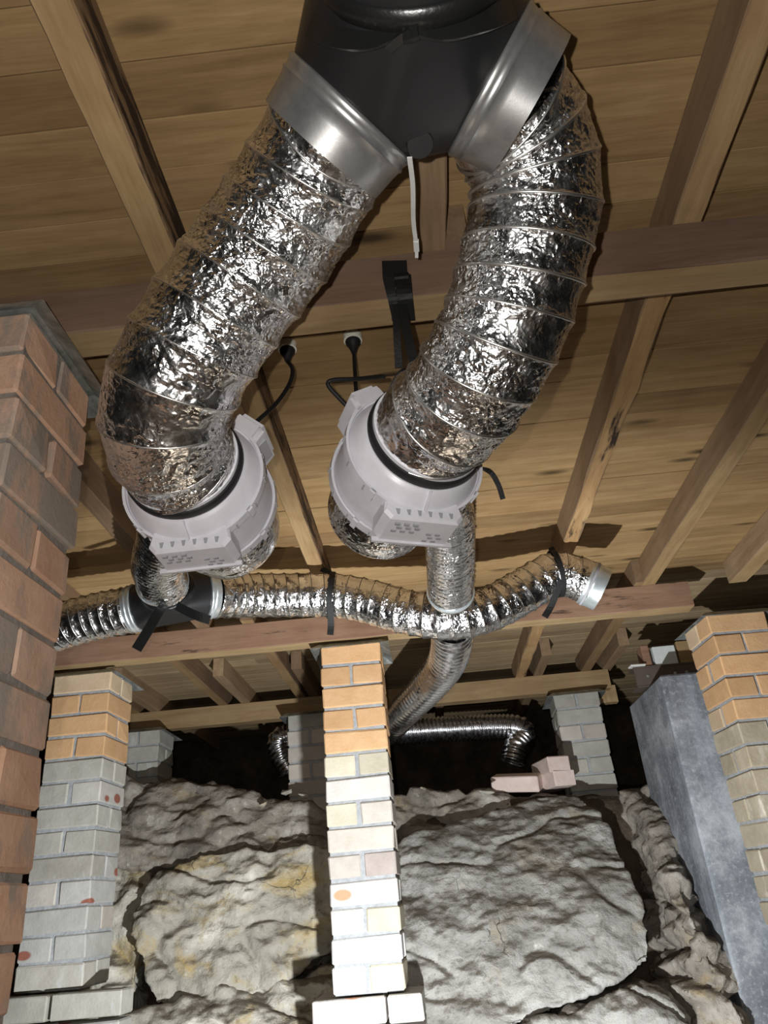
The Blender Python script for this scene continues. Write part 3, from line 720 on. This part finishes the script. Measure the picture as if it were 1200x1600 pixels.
# tape tied round the branch, with its knot
xs = [(490, 36), (510, 44), (545, 52), (580, 55), (605, 53), (625, 48), (640, 44), (670, 42), (705, 36), (745, 25), (775, 14), (795, 5)]
tp2, _ = catmull([on_body(x, y_, 0.003) for x, y_ in xs], 70)
mb = MB(); mb.ribbon(tp2, lambda u: CU, lambda u: 0.030 - 0.022 * math.exp(-((u - 0.47) / 0.10) ** 2), 0.004)
mb.ribbon(catmull([on_body(*q, 0.007) for q in ((642, 43), (630, 50), (617, 60), (608, 70))], 12)[0], CR, 0.010, 0.004)
mb.ribbon(catmull([on_body(*q, 0.009) for q in ((652, 40), (640, 45), (630, 47))], 8)[0], CU, 0.012, 0.006)
tie = obj('tape_tie', mb.mesh('tape_tie', True, None, 50), 'tape'); tag(tie, 'black tape knotted around the large branch fitting', 'tape')

# ------------------------------------------------------------------ the two big ducts
F1 = dep(292, 733, 1.185); A1 = Vector((0.03, 1.0, -0.01)).normalized()
F2 = dep(660, 690, 1.172); A2 = Vector((-0.40, 0.91, -0.06)).normalized()
LD = [dep(*q) for q in ((530, 200, 0.945), (507, 236, 0.968), (462, 312, 0.998), (413, 388, 1.018), (352, 470, 1.03), (297, 553, 1.04), (264, 620, 1.06), (258, 668, 1.09), (268, 702, 1.135))] + [F1 - A1 * 0.016]
lerp = lambda a, b, t: a + (b - a) * max(0, min(1, t))
flex_duct('flexible_duct', LD, lambda u: lerp(0.085, 0.0915, u / 0.25), 0.056, 330, 200, 'large crumpled silver duct on the left leading down to the left fan', amp=0.0042, sag=0.0026, rib=0.0022, seed=1, wire_r=0.0017, freq=66)
RD = [dep(*q) for q in ((785, 165, 0.960), (812, 205, 0.985), (832, 262, 1.005), (836, 320, 1.015), (823, 385, 1.022), (808, 445, 1.030), (784, 515, 1.042), (751, 577, 1.062), (712, 633, 1.10))] + [F2 - A2 * 0.045, F2 - A2 * 0.015]
flex_duct('flexible_duct', RD, lambda u: lerp(0.0875, 0.0885, u / 0.25), 0.046, 330, 200, 'large silver duct on the right curving down to the right fan', amp=0.0034, sag=0.002, rib=0.0020, seed=2, wire_r=0.0023, freq=66)

# ------------------------------------------------------------------ inline fans
def fan(loc, axis, label, box_ang, seed):
    root = empty('inline_fan', loc); tag(root, label, 'fan', 'inline fans')
    root.matrix_world = axis_mtx(loc, axis)
    def part(name, mb, mat, smooth=True, angle=35, parent=None):
        return obj(name, mb.mesh(name, smooth, None, angle), mat, parent or root)
    mb = MB()   # casing: inlet funnel, drum
    mb.lathe([(0.085, -0.030), (0.0915, -0.030), (0.0915, 0.0), (0.095, 0.003), (0.099, 0.006), (0.112, 0.034), (0.115, 0.034), (0.115, 0.046), (0.112, 0.048), (0.1115, 0.118), (0.114, 0.120), (0.114, 0.132), (0.1105, 0.134), (0.099, 0.152), (0.094, 0.156), (0.094, 0.180), (0.085, 0.180)], 72, 'y', None, True)
    part('casing', mb, 'plastic')
    for y0, r0 in ((0.033, 0.1180), (0.121, 0.1170)):
        mb = MB(); mb.lathe([(0.1125, y0), (0.1135, y0 - 0.006), (r0, y0 - 0.006), (r0, y0 + 0.010), (0.1125, y0 + 0.008)], 72, 'y', None, True)
        rim = part('clamp_rim', mb, 'plastic')
        for k in range(16):
            a = 2 * pi * (k + 0.3) / 16
            mb = MB(); mb.box((-0.0012, y0 - 0.0025, r0 - 0.004), (0.0012, y0 + 0.0105, r0 + 0.0018), Matrix.Rotation(a, 4, 'Y')); part('rim_notch', mb, 'plastic_d', False, parent=rim)
        for a in (0.55, 2.2, 3.9, 5.4):
            mb = MB(); mb.box((-0.005, y0 - 0.006, r0 - 0.003), (0.005, y0 + 0.014, r0 + 0.0035), Matrix.Rotation(a, 4, 'Y')); part('latch', mb, 'plastic', False, parent=rim)
    mb = MB(); mb.lathe([(0.0905, -0.024), (0.0945, -0.023), (0.0955, -0.019), (0.0955, -0.010), (0.0940, -0.006), (0.0905, -0.006)], 64, 'y', None, True); part('gasket', mb, 'rubber')
    mb = MB()   # funnel fin
    mb.hexa([Vector(q) for q in ((-0.0012, -0.006, -0.096), (0.0012, -0.006, -0.096), (0.0012, 0.028, -0.117), (-0.0012, 0.028, -0.117), (-0.0012, 0.010, -0.092), (0.0012, 0.010, -0.092), (0.0012, 0.036, -0.110), (-0.0012, 0.036, -0.110))])
    part('funnel_fin', mb, 'plastic', False)
    # mounting foot below
    mb = MB(); zt, zb_ = -0.094, -0.142
    vs = []
    for yy, wx, zl in ((0.028, 0.062, -0.126), (0.032, 0.066, -0.130), (0.088, 0.066, -0.133), (0.093, 0.064, -0.131)):
        vs += [(-wx * 0.93, yy, zt), (-wx, yy, zl + 0.012), (-wx + 0.010, yy, zl), (wx - 0.010, yy, zl), (wx, yy, zl + 0.012), (wx * 0.93, yy, zt)]
    fs = [(i * 6 + j, i * 6 + (j + 1) % 6, i * 6 + 6 + (j + 1) % 6, i * 6 + 6 + j) for i in range(3) for j in range(6)]
    fs += [tuple(range(5, -1, -1)), tuple(range(18, 24))]; mb.add(vs, fs)
    foot = part('mounting_foot', mb, 'plastic', False)
    for k in range(6):
        x = -0.044 + 0.0176 * k
        mb = MB(); mb.add([(x - 0.0035, 0.0265, -0.113), (x + 0.0035, 0.0265, -0.113), (x + 0.0015, 0.0265, -0.122), (x - 0.0015, 0.0265, -0.122),
                           (x - 0.0035, 0.034, -0.113), (x + 0.0035, 0.034, -0.113), (x + 0.0015, 0.034, -0.122), (x - 0.0015, 0.034, -0.122)],
                          [(0, 1, 2, 3), (7, 6, 5, 4), (0, 4, 5, 1), (1, 5, 6, 2), (2, 6, 7, 3), (3, 7, 4, 0)])
        part('vent_slot', mb, 'slot', False, parent=foot)
    for rI in range(3):
        for k in range(6):
            x = -0.042 + 0.015 * k + (0.006 if rI % 2 else 0)
            if k == 3: continue
            yy = 0.018 + 0.010 * rI + (0.022 if k > 3 else 0)
            mb = MB(); mb.box((x - 0.004, yy + 0.020, -0.1338), (x + 0.004, yy + 0.0245, -0.126)); part('screw_slot', mb, 'slot', False, parent=foot)
    mb = MB(); mb.box((-0.068, 0.088, -0.137), (0.068, 0.093, -0.129)); part('foot_lip', mb, 'plastic', False, parent=foot)
    # terminal box
    bm = bmesh.new(); bmesh.ops.create_cube(bm, size=1.0)
    for v in bm.verts:
        tz = v.co.z + 0.5
        v.co = Vector((v.co.x * (0.074 - 0.012 * tz), 0.030 + (v.co.y + 0.5) * 0.092, 0.092 + tz * 0.056))
    bmesh.ops.bevel(bm, geom=bm.edges[:], offset=0.009, segments=3, affect='EDGES')
    bm.transform(Matrix.Rotation(box_ang, 4, 'Y'))
    me = bpy.data.meshes.new('terminal_box'); bm.to_mesh(me); bm.free()
    me.polygons.foreach_set('use_smooth', [True] * len(me.polygons)); me.set_sharp_from_angle(angle=radians(35))
    tb = obj('terminal_box', me, 'plastic', root)
    mb = MB(); mb.box((0.0335, 0.053, 0.108), (0.0355, 0.103, 0.134), Matrix.Rotation(box_ang, 4, 'Y')); part('lid_panel', mb, 'plastic_d', False, parent=tb)
    mb = MB(); mb.lathe([(0.0001, 0.120), (0.009, 0.120), (0.009, 0.134), (0.006, 0.138), (0.0001, 0.138)], 16, 'y', Matrix.Rotation(box_ang, 4, 'Y') @ Matrix.Translation((0.012, 0, 0.115))); part('cable_gland', mb, 'rubber', parent=tb)
    return root
fan(F1, A1, 'light grey inline fan on the left, its terminal box up on the right', radians(42), 1)
fan(F2, A2, 'light grey inline fan on the right, its terminal box up on the left', radians(-32), 2)

# ------------------------------------------------------------------ branch fitting and ducts behind the fans
T = dep(262, 905, 2.20)
tl = dep(214, 950, 2.30); tr = dep(322, 930, 2.30)
tld = (dep(110, 975, 2.30) - tl).normalized(); trd = (dep(430, 930, 2.42) - tr).normalized()
TS = dep(268, 938, 2.28); tsd = (TS - dep(243, 885, 2.12)).normalized()
w2 = wye('branch_fitting', dep(262, 922, 2.22), tsd, 0.078, [(tl, tld), (tr, trd)], 0.070, 'small black branch fitting below the left fan with two trailing straps', 0.005, 0.03, 'collar_bright', 0.02)
mb = MB(); mb.lathe([(0.066, -0.010), (0.0755, -0.010), (0.0765, 0.0), (0.0755, 0.008), (0.066, 0.008)], 48, 'y', axis_mtx(dep(254, 910, 2.165), tsd), True); add_part(w2, 'inlet_ring', mb, 'collar_bright', True, 50)
# left fan outlet: reducer foil, then small duct to the branch
B1 = F1 + A1 * 0.160
flex_duct('flexible_duct', [B1, F1 + A1 * 0.195, F1 + A1 * 0.245 + Vector((-0.01, 0, 0.025)), dep(278, 790, 1.62), dep(258, 850, 1.88), dep(247, 885, 2.05), dep(256, 914, 2.17)], lambda u: lerp(0.098, 0.071, (u - 0.05) / 0.2), 0.024, 200, 110,
          'short silver duct from the left fan into the small black branch', 'foil_fine', 0.0022, 0.003, 0.0015, 3, wire=None, freq=50)
flex_duct('flexible_duct', [tl + tld * 0.02, dep(150, 963, 2.30), dep(105, 975, 2.30), dep(40, 995, 2.31), dep(-60, 1020, 2.32), dep(-160, 1045, 2.33)], 0.072, 0.030, 150, 90,
          'silver duct running left from the small branch behind the near pier', 'foil_fine', 0.0032, 0.0025, 0.0018, 4, wire='wire', wire_r=0.0012, freq=52)
_, hfr, hL = flex_duct('flexible_duct', [tr + trd * 0.02, dep(375, 930, 2.38), dep(430, 930, 2.42), dep(515, 930, 2.44), dep(570, 938, 2.42), dep(635, 956, 2.38), dep(700, 965, 2.36), dep(760, 953, 2.37), dep(815, 925, 2.40), dep(866, 897, 2.43), dep(902, 903, 2.42), dep(925, 914, 2.41)],
          0.0715, 0.042, 420, 90, 'long sagging silver duct from the branch to the open end at right', 'foil_fine', 0.0036, 0.0022, 0.0018, 5, wire='wire_dark', wire_r=0.0014, freq=52)
ea, eb = dep(925, 914, 2.41), dep(946, 924, 2.40)
oe = empty('duct_collar', ea); tag(oe, 'open zinc collar at the end of the sagging duct', 'collar')
mb = MB(); mb.lathe([(0.0695, -0.022), (0.0735, -0.022), (0.0748, -0.017), (0.0735, -0.012), (0.0735, -0.004), (0.0750, 0.0), (0.0735, 0.004), (0.0728, 0.036), (0.0705, 0.036), (0.0690, 0.0)], 64, 'y', axis_mtx(ea, eb - ea), True)
add_part(oe, 'sleeve', mb, 'collar_bright', True, 50)
mb = MB(); mb.lathe([(0.0749, -0.004), (0.0762, -0.003), (0.0762, 0.003), (0.0749, 0.004)], 64, 'y', axis_mtx(ea + (eb - ea).normalized() * -0.008, eb - ea), True); add_part(oe, 'clamp_band', mb, 'slot', True, 50)
# right fan outlet
B2 = F2 + A2 * 0.160
flex_duct('flexible_duct', [B2, F2 + A2 * 0.195, F2 + A2 * 0.235 + Vector((0.015, 0.01, 0.03)), dep(632, 745, 1.58), dep(690, 785, 1.82), dep(702, 830, 1.98), dep(704, 890, 2.14), dep(704, 930, 2.26)], lambda u: lerp(0.095, 0.0685, (u - 0.04) / 0.16), 0.020, 230, 110,
          'silver duct dropping from the right fan onto the sagging duct', 'foil_fine', 0.0018, 0.0022, 0.0015, 6, wire=None, freq=60)
mb = MB(); mb.lathe([(0.0690, -0.006), (0.0725, -0.005), (0.0735, 0.0), (0.0725, 0.005), (0.0690, 0.006)], 48, 'y', axis_mtx(dep(704, 924, 2.245), dep(704, 930, 2.26) - dep(704, 890, 2.14)), True)
jr = obj('joint_ring', mb.mesh('joint_ring', True, None, 60), 'collar_bright'); tag(jr, 'silver ring where the dropping duct meets the sagging duct', 'ring')
# descending ribbed duct to the back
flex_duct('flexible_duct', [dep(706, 975, 2.42), dep(706, 1003, 2.58), dep(697, 1036, 2.80), dep(672, 1070, 3.06), dep(640, 1103, 3.36), dep(612, 1134, 3.68), dep(590, 1152, 3.98)], 0.071, 0.040, 560, 72,
          'tightly ribbed silver duct descending behind the central pier', 'foil_tight', 0.0006, 0.0085, 0.002, 7, wire=None)
flex_duct('flexible_duct', [dep(560, 1152, 4.2), dep(610, 1144, 4.22), dep(700, 1138, 4.25), dep(780, 1135, 4.27), dep(812, 1138, 4.27), dep(818, 1152, 4.24), dep(806, 1168, 4.18), dep(800, 1190, 4.14)], 0.070, 0.0235, 480, 64,
          'dark gleaming ribbed duct lying level in the far gap, bent down at right', 'foil_tight', 0.0008, 0.0075, 0.001, 8, wire=None)
flex_duct('flexible_duct', [dep(540, 1150, 4.2), dep(480, 1150, 4.22), dep(448, 1151, 4.24), dep(436, 1160, 4.22), dep(440, 1180, 4.18), dep(452, 1205, 4.14)], 0.070, 0.0235, 300, 64,
          'ribbed duct elbow just left of the far shadowed pier', 'foil_tight', 0.0008, 0.0075, 0.001, 9, wire=None)
mb = MB(); mb.ribbon([dep(668, 1066, 2.93), dep(659, 1074, 2.98), dep(655, 1083, 3.02)], CR, 0.022, 0.002)
tag(obj('tape_patch', mb.mesh('tape_patch'), 'tape'), 'black tape patch stuck on the descending ribbed duct', 'tape')
mb = MB(); mb.ribbon([dep(699, 1001, 2.47), dep(693, 1008, 2.48), dep(690, 1013, 2.49)], CR, 0.010, 0.002)
tag(obj('tape_patch', mb.mesh('tape_patch'), 'tape'), 'tiny black tape end under the sagging duct', 'tape')

# ------------------------------------------------------------------ hanging straps
def hanger(u, joist_pt, tail, label, r=0.0755, wd=0.016):
    i = int(u * (len(hfr) - 1)); p, t, a, b = hfr[i]
    root = empty('hanging_strap', p); tag(root, label, 'strap', 'straps carrying the sagging duct')
    mb = MB(); mb.lathe([(r, -wd / 2), (r + 0.003, -wd / 2), (r + 0.003, wd / 2), (r, wd / 2)], 48, 'y', axis_mtx(p, t), True); add_part(root, 'loop', mb, 'webbing', True, 40)
    up = p + Vector((0, 0, r))
    mb = MB(); mb.ribbon(catmull([up + Vector((0, 0, -0.004)), up.lerp(joist_pt, 0.5) + Vector((0.003, 0, 0)), joist_pt], 8)[0], t, wd * 1.2, 0.003); add_part(root, 'riser', mb, 'webbing', False)
    mb = MB(); mb.ribbon(catmull(tail, 12)[0], t, wd * 1.3, 0.0025); add_part(root, 'tail', mb, 'webbing', False)
    return root
def near_u(px):
    best = None
    for i, (p, t, a, b) in enumerate(hfr):
        d = p.dot(CF); x = 600 + FPX * p.dot(CR) / d
        if best is None or abs(x - px) < best[0]: best = (abs(x - px), i / (len(hfr) - 1), p)
    return best[1], best[2]
u1, p1 = near_u(518)
hanger(u1, Vector((p1.x - 0.03, p1.y, 0.999)), [p1 + Vector((0, -0.06, -0.05)), dep(517, 975, 2.37), dep(516, 992, 2.36)], 'black strap holding the duct in front of the central pier')
u2, p2 = near_u(868)
hanger(u2, Vector((p2.x + 0.0, p2.y, 0.999)), [p2 + Vector((0, -0.06, -0.05)), dep(862, 945, 2.36), dep(851, 964, 2.34)], 'black strap holding the duct beside its open end')
# straps trailing from the small branch
mb = MB(); mb.ribbon(catmull([dep(258, 944, 2.12), dep(246, 960, 2.10), dep(232, 984, 2.08), dep(213, 1015, 2.06)], 14)[0], CR, 0.030, 0.002)
tag(obj('strap_tail', mb.mesh('strap_tail'), 'tape'), 'long black strap tail pointing down left from the small branch', 'strap', 'strap tails on the small branch')
mb = MB(); mb.ribbon(catmull([dep(276, 946, 2.12), dep(292, 955, 2.11), dep(310, 963, 2.10), dep(328, 969, 2.10)], 14)[0], CU, 0.026, 0.002)
tag(obj('strap_tail', mb.mesh('strap_tail'), 'tape'), 'short black strap tail pointing right from the small branch', 'strap', 'strap tails on the small branch')
# webbing that carries the right fan from the near bearer
ws = empty('fan_strap', aty(617, 425, 0.942)); tag(ws, 'black ratchet strap hanging the right fan from the near bearer', 'strap')
top = [aty(616, 408, 0.941), aty(618, 440, 0.940), atz(622, 474, 0.897) + Vector((0, -0.006, 0)), atz(624, 500, 0.893)]
mb = MB(); mb.ribbon(catmull(top, 24)[0], CR, lambda u: lerp(0.043, 0.026, (u - 0.3) / 0.6), 0.003); add_part(ws, 'bearer_wrap', mb, 'webbing', False)
mb = MB(); mb.ribbon(catmull([aty(630, 430, 0.936), aty(632, 462, 0.925), atz(637, 500, 0.885)], 16)[0], CR, 0.026, 0.004); add_part(ws, 'folded_end', mb, 'webbing', False)
mb = MB(); mb.box((-0.012, -0.004, -0.02), (0.012, 0.010, 0.02), Matrix.Translation(aty(628, 442, 0.930))); bk = add_part(ws, 'buckle', mb, 'tape', False)
for k in (-1, 1):
    mb = MB(); mb.box((-0.013, -0.007, -0.003), (0.013, -0.003, 0.003), Matrix.Translation(aty(628, 442, 0.930) + Vector((0, 0, 0.011 * k)))); add_part(ws, 'buckle_bar', mb, 'tape', False)
mb = MB(); mb.ribbon(catmull([aty(618, 476, 0.95), dep(620, 520, 1.22), dep(623, 575, 1.21)], 16)[0], CR, 0.012, 0.003); add_part(ws, 'left_fall', mb, 'webbing', False)
mb = MB(); mb.ribbon(catmull([aty(628, 476, 0.95), dep(637, 525, 1.20), dep(650, 578, 1.17)], 16)[0], CR, 0.015, 0.003); add_part(ws, 'right_fall', mb, 'webbing', False)
mb = MB(); mb.ribbon(catmull([dep(650, 570, 1.17), dep(638, 580, 1.155), dep(626, 596, 1.15), dep(616, 615, 1.15)], 16)[0], (CR + CU * 0.3), 0.024, 0.003); add_part(ws, 'fan_wrap', mb, 'webbing', False)
mb = MB(); mb.ribbon(catmull([dep(736, 728, 1.25), dep(764, 736, 1.27), dep(778, 756, 1.27), dep(786, 780, 1.27)], 16)[0], CR, 0.009, 0.002); add_part(ws, 'loose_tail', mb, 'webbing', False)
# white cable tie
ct = empty('cable_tie', dep(641, 252, 0.93)); tag(ct, 'white cable tie tail hanging below the large branch fitting', 'cable tie')
mb = MB(); mb.ribbon(catmull([dep(640, 246, 0.90), dep(645, 290, 0.96), dep(646, 345, 1.05), dep(650, 378, 1.10)], 20)[0], CR, 0.0062, 0.002); add_part(ct, 'strip', mb, 'white', False)
mb = MB(); mb.ribbon([dep(650, 376, 1.098), dep(651, 391, 1.118)], CR, 0.008, 0.006); mb.ribbon([dep(651, 391, 1.118), dep(651, 402, 1.13)], CR, 0.005, 0.003); add_part(ct, 'head', mb, 'white', False)

# ------------------------------------------------------------------ cables and floor grommets
def grommet(px, py, label):
    p = atz(px, py, 1.086); root = empty('cable_grommet', p); tag(root, label, 'grommet', 'cable grommets in the floorboards')
    m = Matrix.Translation(p)
    mb = MB(); mb.lathe([(0.0001, 0.004), (0.0200, 0.004), (0.0200, -0.012), (0.0001, -0.014)], 32, 'z', m); add_part(root, 'sealant_disc', mb, 'sealant', True, 40)
    mb = MB(); mb.lathe([(0.0005, -0.0131), (0.0165, -0.0125), (0.0172, -0.015), (0.0160, -0.020), (0.011, -0.028), (0.008, -0.036), (0.0055, -0.046), (0.0005, -0.046)], 32, 'z', m); add_part(root, 'rubber_cup', mb, 'rubber', True, 50)
    return p + Vector((0, 0, -0.042))
def cable(pts, label, r=0.0042):
    mb = MB(); mb.tube(catmull(pts, 90)[0], r, 10); o = obj('power_cable', mb.mesh('power_cable', True, None, 60), 'rubber'); tag(o, label, 'cable', 'black fan cables'); return o
g1 = grommet(449, 540, 'black rubber cable grommet nearer the left duct')
g2 = grommet(551, 526, 'black rubber cable grommet above the right fan')
cable([g1, dep(457, 578, 1.52), dep(452, 600, 1.48), dep(432, 630, 1.42), dep(402, 658, 1.36), dep(392, 668, 1.33)], 'black cable from the left grommet to the left fan')
cable([g2, dep(555, 590, 1.50), dep(558, 640, 1.44), dep(557, 655, 1.40), dep(585, 690, 1.37)], 'black cable hanging straight from the right grommet')
cable([dep(600, 588, 1.30), dep(560, 592, 1.36), dep(520, 594, 1.38), dep(513, 602, 1.38), dep(530, 622, 1.38), dep(553, 646, 1.38), dep(575, 672, 1.38)], 'black cable bent in a sharp hook left of the right fan')
cable([dep(578, 632, 1.33), dep(562, 636, 1.34), dep(548, 655, 1.35), dep(543, 675, 1.35), dep(548, 690, 1.35), dep(560, 700, 1.36)], 'short black cable loop against the right fan casing')
